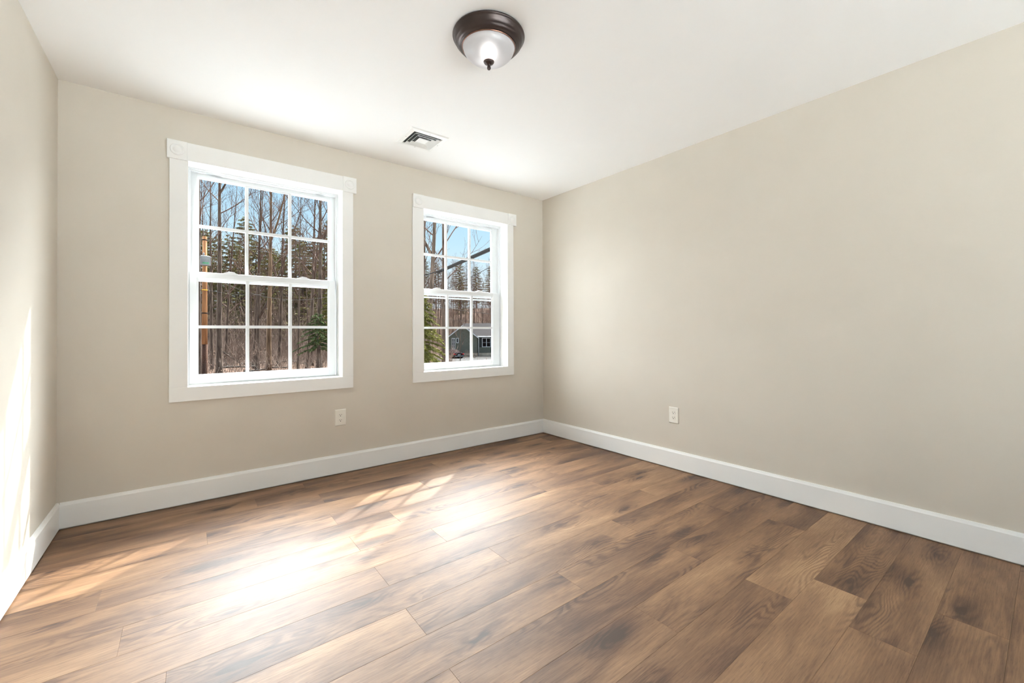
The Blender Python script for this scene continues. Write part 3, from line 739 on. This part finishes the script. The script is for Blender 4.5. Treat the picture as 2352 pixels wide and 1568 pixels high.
# the woods go on to both sides of what the windows show: one mass nobody could count
mb = MB(); rw = random.Random(31)
srcs = [bare_tree(300+q, 17+q, .13, .32, 13) for q in range(3)]
pines_ = [conifer(50+q, 12+q, .2, 60, 80, .5, .05, 3.3, .12) for q in range(2)]
def stamp(src, p, sc, mats):
    c, s_ = math.cos(rw.uniform(0, 6.28)), math.sin(rw.uniform(0, 6.28)); n = math.hypot(c, s_) or 1; c, s_ = c/n, s_/n
    for m_, k in zip(src, mats):
        o = len(mb.v)
        mb.v += [(p.x+sc*(x*c-y*s_), p.y+sc*(x*s_+y*c), p.z+sc*z) for x, y, z in m_.v]
        mb.f += [tuple(i+o for i in f) for f in m_.f]; mb.sm += m_.sm; mb.mi += [k]*len(m_.f)
for u0, u1, d0, d1, nb_, np_ in ((-420, 430, 40, 78, 26, 12), (790, 945, 52, 80, 7, 4), (1175, 1650, 60, 100, 14, 7)):
    for q in range(nb_): stamp(srcs[q % 3], gpt(u0+(u1-u0)*(q+rw.random())/nb_, rw.uniform(d0, d1)), rw.uniform(.7, 1.0), (0, 1))
    for q in range(np_): stamp(pines_[q % 2], gpt(u0+(u1-u0)*(q+rw.random())/np_, rw.uniform(max(d0, 58), d1+6)), rw.uniform(.9, 1.3), (0, 2))
tag(mb.build('woodland', [M['bark'], M['twig'], M['pine']], fix=False), 'mass of bare trees and pines continuing the woods past the window frames', 'woodland', kind='stuff')

# ---- undergrowth, logs
mb = MB(); r = random.Random(9)
def brush(n, u0, u1, d0, d1, hmin, hmax):
    for i in range(n):
        p = gpt(r.uniform(u0, u1), r.uniform(d0, d1)); h = r.uniform(hmin, hmax); q = p.copy(); d = Vector((r.uniform(-.5, .5), r.uniform(-.5, .5), 1)).normalized(); pts = [p.copy()]
        for k in range(4): d = (d+wob(r, .22)).normalized(); q = q+d*h/4; pts.append(q.copy())
        rad = r.uniform(.007, .022); mb.tube(pts, [rad*(1-.2*k) for k in range(5)], 3, False)
        for k in range(r.randint(2, 5)):
            f = r.randint(1, 3); o = pts[f]; dd = (d+wob(r, .9)).normalized(); L_ = h*r.uniform(.2, .45)
            mb.tube([o, o+dd*L_*.5, o+(dd+Vector((0, 0, .3))).normalized()*L_], [rad*.6, rad*.45, .004], 3, False)
brush(1000, 440, 775, 34, 60, .8, 3.4); brush(700, 440, 775, 46, 60, 3.5, 8.5); brush(260, 965, 1035, 30, 58, .7, 2.6); brush(70, 1045, 1095, 62, 68.5, .5, 1.8); brush(1100, 985, 1150, 77, 100, 2.0, 7.0); brush(45, 1020, 1140, 38, 46, .4, 1.0); brush(700, -420, 430, 34, 64, 1.0, 5.0); brush(160, 790, 960, 40, 64, 1.0, 4.0); brush(250, 1160, 1650, 62, 95, 1.0, 5.0)
tag(mb.build('undergrowth', M['brush'], fix=False), 'tangle of thin brown bare stems filling the woodland floor', 'undergrowth', kind='stuff')
mb = MB()
def leaves(n, u0, u1, d0, d1):
    for i in range(n):
        p = gpt(r.uniform(u0, u1), d0+(d1-d0)*r.random(), r.uniform(.02, .16) if r.random() < .85 else r.uniform(.2, 2.2)); s = r.uniform(.03, .07)
        a_, b2 = wob(r, 1).normalized()*s, wob(r, 1).normalized()*s
        mb.quad(p-a_, p-b2*.6, p+a_, p+b2*.6)
leaves(5200, 440, 775, 33, 62); leaves(1400, 965, 1040, 28, 50)
tag(mb.build('dry_leaves', M['leaf'], fix=False), 'scatter of dry tan leaves over the woodland floor', 'leaves', kind='stuff')
def log(u0, d0, u1, d1, rad, z0, z1, label, mat='dead'):
    a_, b2 = gpt(u0, d0, z0), gpt(u1, d1, z1); rr = random.Random(int(u0*7+d0)); pts = []
    for k in range(9): pts.append(a_.lerp(b2, k/8)+wob(rr, .06))
    m_ = MB().tube(pts, [rad*(1.1-.5*k/8) for k in range(9)], 8)
    for k in (2, 4, 5, 7):
        d = wob(rr, 1).normalized(); d.z = abs(d.z)+.3; m_.tube([pts[k], pts[k]+d*.35, pts[k]+d*.7+wob(rr, .1)], [rad*.4, rad*.3, .01], 5)
    tag(m_.build('fallen_log', M[mat]), label, 'log')
log(508, 38, 590, 42, .09, .35, .15, 'pale fallen log right of the thick forked tree in the left window')
log(560, 44, 660, 47, .12, .25, .3, 'dark fallen log lying behind the tan sunlit tree', 'bark')
log(615, 40, 668, 39, .08, .2, .25, 'pale fallen log right of the foot of the tan sunlit tree')
log(664, 40, 700, 45, .07, .9, .1, 'slanting dead log left of the dark green fir')
log(510, 42, 548, 46, .08, 1.6, .3, 'slanting dead log above the pale one right of the thick forked tree')
log(560, 37, 612, 38.5, .10, .10, .12, 'grey weathered log at the foot of the leaning grey tree')

# ---- utility pole and its lines
pd = 24.0; pb = gpt(470, pd); ptop = at(469.5, 543, pd).z
po = empty('utility_pole', pb); tag(po, 'orange brown wooden utility pole at the left of the left window', 'pole')
hh = ptop-GZ; rp = .122
MB().tube([(0, 0, -.3), (0, 0, hh*.315)], [rp*1.16, rp*1.13], 20).build('pole_foot', M['pole_dark'], po)['label'] = 'dark tarred pole foot'
MB().tube([(0, 0, hh*.315), (0, 0, hh*.6), (0, 0, hh)], [rp*1.13, rp, rp*.84], 20).build('shaft', M['pole'], po)
for zf, mt in ((at(469, 666, pd).z-GZ, 'yellow'), (at(469, 719, pd).z-GZ, 'wire_dark'), (at(469, 551, pd).z-GZ, 'wire_dark')):
    MB().lathe([(rp*1.02, -.03), (rp*1.13, -.03), (rp*1.13, .03), (rp*1.02, .03)], 20, (0, 0, zf)).build('band', M[mt], po)
zt = at(471, 611, pd).z-GZ; tdir = Vector((CAM.x-pb.x, CAM.y-pb.y, 0)).normalized(); tc_ = tdir*.34+Vector((.03, 0, 0))
tf = MB().lathe([(.0001, 0), (.235, 0), (.245, .02), (.245, .47), (.255, .475), (.255, .50), (.20, .53), (.0001, .54)], 28, (tc_.x, tc_.y, zt)).build('transformer', M['can'], po)
tf['label'] = 'grey transformer can with a green painted mark'
MB().lathe([(.0001, .52), (.045, .52), (.03, .58), (.05, .60), (.03, .63), (.05, .66), (.02, .72), (.0001, .73)], 14, (tc_.x-.08, tc_.y, zt)).build('bushing', M['can'], tf)
ax = tdir; sd_ = Vector((-ax.y, ax.x, 0)); mk = MB()
for k in range(4):
    c0 = tc_+ax*.248+sd_*((k-1.5)*-.075)+Vector((0, 0, zt+.06)); w_ = .026
    segs = [((-1, 0), (-1, 2)), ((-1, 2), (1, 2)), ((1, 2), (1, 0)), ((-1, 0), (1, 0))] if k % 2 == 0 else [((0, 0), (0, 2)), ((-1, 1), (1, 1))]
    for (a0, b0), (a1, b1) in segs:
        p0 = c0+sd_*a0*w_+Vector((0, 0, b0*.045)); p1 = c0+sd_*a1*w_+Vector((0, 0, b1*.045)); mk.tube([p0, p1], .010, 4)
mk.build('painted_mark', M['green'], tf)['label'] = 'green painted mark'
MB().box(-.05, .05, -.26, 0, -.04, .04).build('bracket', M['can'], po).location = (tdir.x*.1, tdir.y*.1+.1, zt+.35)
def wire(p0, p1, sag, rad, mat, label, name='overhead_wire'):
    pts = []
    for k in range(25):
        t = k/24; q = p0.lerp(p1, t); q.z -= sag*4*t*(1-t); pts.append(q)
    return tag(MB().tube(pts, rad, 6).build(name, M[mat], fix=False), label, 'wire')
P = lambda u, v, d: at(u, v, d)
wire(P(473, 548, 23.8), P(905, 620, 30), .25, .009, 'wire', 'thin pale wire from the pole top crossing the left window')
wire(P(492, 640, 23), P(830, 655, 27), 1.05, .011, 'wire', 'pale sagging cable across the top of the lower left sash')
wire(P(471, 666, 23.8), P(380, 664, 22), .05, .010, 'wire_dark', 'dark wire leaving the pole to the left at its yellow band')
wire(P(473, 665, 23.8), P(600, 676, 34), .15, .009, 'wire_dark', 'dark wire leaving the pole to the right at its yellow band')
wire(P(900, 690, 30), P(1260, 737, 30), .05, .016, 'wire', 'upper pale cable crossing above the green house roof')
wire(P(960, 727, 38), P(1260, 752, 38), .05, .014, 'wire', 'lower thin pale cable just above the green house roof')
wire(P(860, 645, 13.0), P(1020, 618, 12.85), .10, .015, 'wire_dark', 'dark cable running into the brown sleeve from the left')
wire(P(985, 682, 14), P(1210, 567, 9.5), .04, .008, 'wire_dark', 'thin dark cable below the brown sleeve in the right window')
a_, b2 = P(1006, 625, 13.2), P(1290, 500, 7.2); dr = (b2-a_).normalized(); sdv = dr.cross(Vector((0, 0, 1))).normalized(); uv_ = sdv.cross(dr)
mb = MB(); w_, h_ = .036, .040
mb.v = [tuple(q+sdv*i*w_+uv_*j*h_) for q in (a_, b2) for i, j in ((-1, -1), (1, -1), (1, 1), (-1, 1))]
for q in ((3, 2, 1, 0), (4, 5, 6, 7), (0, 1, 5, 4), (1, 2, 6, 5), (2, 3, 7, 6), (3, 0, 4, 7)): mb.face(q)
tag(mb.build('cable_sleeve', M['sleeve'], bevel=.012), 'thick dark brown sleeve slanting up across the right window', 'cable sleeve')

# ---- house behind the driveway
HD = 70.0
hp = gpt(1096, HD); va = math.atan2(hp.x-CAM.x, hp.y-CAM.y)
ho = empty('house', hp, -va); tag(ho, 'grey green house with white trim and brown roof seen through the right window', 'house')
S_ = HD/FPX                                              # metres per photo pixel at the house
X = lambda u: (u-1096)*S_
Zp = lambda v_: CAM.z-hp.z-(v_-761.5)*S_
zb = .0; ze = Zp(772.5); zr = Zp(742.5); za = Zp(744.5); zf = Zp(810)
gx0, gx1 = X(1030), X(1096); gxm = (gx0+gx1)/2-.0
mb = MB()
# gable wing in front
mb.prism([(gx0, zf), (gx1, zf), (gx1, ze), (gxm, za-.15), (gx0, ze)], 'y', 0, 7.0)
mb.prism([(gx1-.05, zf), (X(1215), zf), (X(1215), ze), (gx1-.05, ze)], 'y', .35, 7.0)
mb.build('wall', M['siding'], ho)
MB().box(gx0+.03, gx1-.03, .03, 6.9, -.3, zf).box(gx1, X(1215)-.03, .37, 6.9, -.3, zf).build('foundation', M['concrete'], ho)
mb = MB(); t_ = .12; oh = .3
slope = (za-.15-ze)/(gxm-gx0)
for sgn, xe in ((1, gx0), (-1, gx1)):
    x_e = xe-sgn*oh; z_e = ze-oh*slope
    mb.prism([(x_e, z_e), (gxm, za-.15), (gxm, za-.15+t_), (x_e, z_e+t_)], 'y', -.35, 6.0)
mb.prism([(0.0, ze-.05), (3.5, zr), (7.0, ze), (7.0, ze+.12), (3.5, zr+.12), (0.0, ze+.07)], 'x', gx1-.25, X(1220))
mb.prism([(.3, ze-.05+(zr-ze+.05)*.3/3.5), (3.5, zr), (7.0, ze), (7.0, ze+.12), (3.5, zr+.12), (.3, ze+.07+(zr-ze+.05)*.3/3.5)], 'x', X(1062), gx1-.25)
mb.build('roof', M['roof'], ho)
mb = MB()
for sgn, xe in ((1, gx0), (-1, gx1)):
    x_e = xe-sgn*oh; z_e = ze-oh*slope
    mb.prism([(x_e, z_e-.14), (gxm, za-.29), (gxm, za-.15+t_*.6), (x_e, z_e+t_*.6)], 'y', -.40, -.34)
mb.build('barge_board', M['white'], ho)
MB().prism([(-.12, ze-.10), (0.02, ze-.10), (0.02, ze+.06), (-.12, ze+.04)], 'x', gx1+.1, X(1220)).build('gutter', M['white'], ho)
MB().tube([(gx1+.22, .15, ze-.1), (gx1+.22, .22, ze-.35), (gx1+.22, .25, .1)], .075, 8).build('downspout', M['white'], ho)
def hwin(u0, u1, v0, v1, y, cols_, rows_, nm='window', shut=False):
    x0, x1, z0, z1 = X(u0), X(u1), Zp(v1), Zp(v0); f = .10
    f_ = MB().box(x0, x0+f, y-.06, y+.02, z0, z1).box(x1-f, x1, y-.06, y+.02, z0, z1).box(x0+f, x1-f, y-.06, y+.02, z0, z0+f).box(x0+f, x1-f, y-.06, y+.02, z1-f, z1).build(nm, M['white'], ho)
    MB().box(x0+f, x1-f, y-.02, y+.02, z0+f, z1-f).build('pane', M['dglass'], f_)
    mb = MB()
    for c_ in range(1, cols_):
        xx = x0+f+(x1-x0-2*f)*c_/cols_; w2 = .05 if cols_ == 2 else .014; mb.box(xx-w2, xx+w2, y-.05, y-.021, z0+f, z1-f)
    for c_ in range(1, rows_):
        zz = z0+f+(z1-z0-2*f)*c_/rows_; mb.box(x0+f, x1-f, y-.048, y-.022, zz-.016, zz+.016)
    if mb.v: mb.build('grille', M['white'], f_)
    if shut:
        for xa, xb in ((x0-.42, x0-.04), (x1+.04, x1+.42)): MB().box(xa, xb, y-.04, y+.01, z0, z1).build('shutter', M['shutter'], ho)
hwin(1107, 1127.5, 775.5, 797, .35, 2, 2, shut=True)
hwin(1038, 1046, 775.5, 801, 0, 2, 3, nm='door')
hwin(1048.3, 1053.7, 775.2, 787, 0, 1, 1)

# ---- car on the driveway
cp = gpt(1036, 64.0, .10); ca_ = empty('car', cp, -va+math.radians(124)); tag(ca_, 'dark sedan parked left of the green house door, tail towards the viewer', 'car')
# sections along the length: x forward; (x, half width, z low, z belt, half roof width, z roof)
prof = [(-2.30, .74, .38, .86, .60, .90), (-2.22, .82, .28, .95, .66, .99), (-1.70, .89, .22, .98, .70, 1.03), (-1.25, .90, .22, .98, .64, 1.22), (-.70, .90, .22, .96, .57, 1.42), (.10, .90, .22, .95, .58, 1.45),
        (.55, .90, .22, .94, .60, 1.36), (1.05, .90, .22, .92, .68, 1.02), (1.60, .88, .24, .88, .70, .94), (2.15, .82, .28, .78, .64, .84), (2.32, .70, .36, .66, .50, .70)]
mb = MB()
for x_, w_, z0, z1, wr, z2 in prof:
    mb.v += [(x_, -w_*.9, z0), (x_, -w_, z0+.2), (x_, -w_, z1), (x_, -wr, z2-.02), (x_, -wr*.6, z2), (x_, wr*.6, z2), (x_, wr, z2-.02), (x_, w_, z1), (x_, w_, z0+.2), (x_, w_*.9, z0)]
n_ = 10
for i in range(len(prof)-1):
    for j in range(n_): mb.face((i*n_+j, i*n_+(j+1) % n_, (i+1)*n_+(j+1) % n_, (i+1)*n_+j), True)
mb.face(range(n_)); mb.face([(len(prof)-1)*n_+j for j in range(n_)][::-1])
body = mb.build('body', M['carpaint'], ca_)
mb = MB()
for sg in (-1, 1):
    mb.quad((-1.15, sg*.885, 1.00), (.95, sg*.895, .96), (.50, sg*.63, 1.33), (-.62, sg*.60, 1.385))
mb.quad((-1.66, -.66, 1.045), (-1.66, .66, 1.045), (-.74, .50, 1.425), (-.74, -.50, 1.425)); mb.quad((1.04, -.64, 1.035), (1.04, .64, 1.035), (.56, .54, 1.372), (.56, -.54, 1.372))
w = mb.build('car_windows', M['dglass'], ca_); sm_ = w.modifiers.new('thick', 'SOLIDIFY'); sm_.thickness = .02; sm_.offset = 0
for sx_ in (-1.38, 1.42):
    for sg in (-1, 1):
        wh = MB().lathe([(.20, -.10), (.31, -.10), (.335, -.06), (.335, .06), (.31, .10), (.20, .10)], 24, (sx_, sg*.82, .335), axis='y').build('wheel', M['tyre'], ca_)
        MB().lathe([(.0001, -.08), (.20, -.09), (.215, -.02), (.215, .02), (.20, .09), (.0001, .08)], 20, (sx_, sg*.82, .335), axis='y').build('rim', M['alloy'], wh)
for sg in (-1, 1):
    MB().prism([(-2.33, .78), (-2.20, .78), (-2.0, .92), (-2.24, .94)], 'y', min(sg*.46, sg*.86), max(sg*.46, sg*.86)).build('tail_light', M['tail'], ca_)
MB().box(-2.36, -2.26, -.72, .72, .44, .60).build('bumper', M['chrome'], ca_)
MB().box(-2.33, -2.27, -.26, .26, .66, .78).build('number_plate', M['white'], ca_)
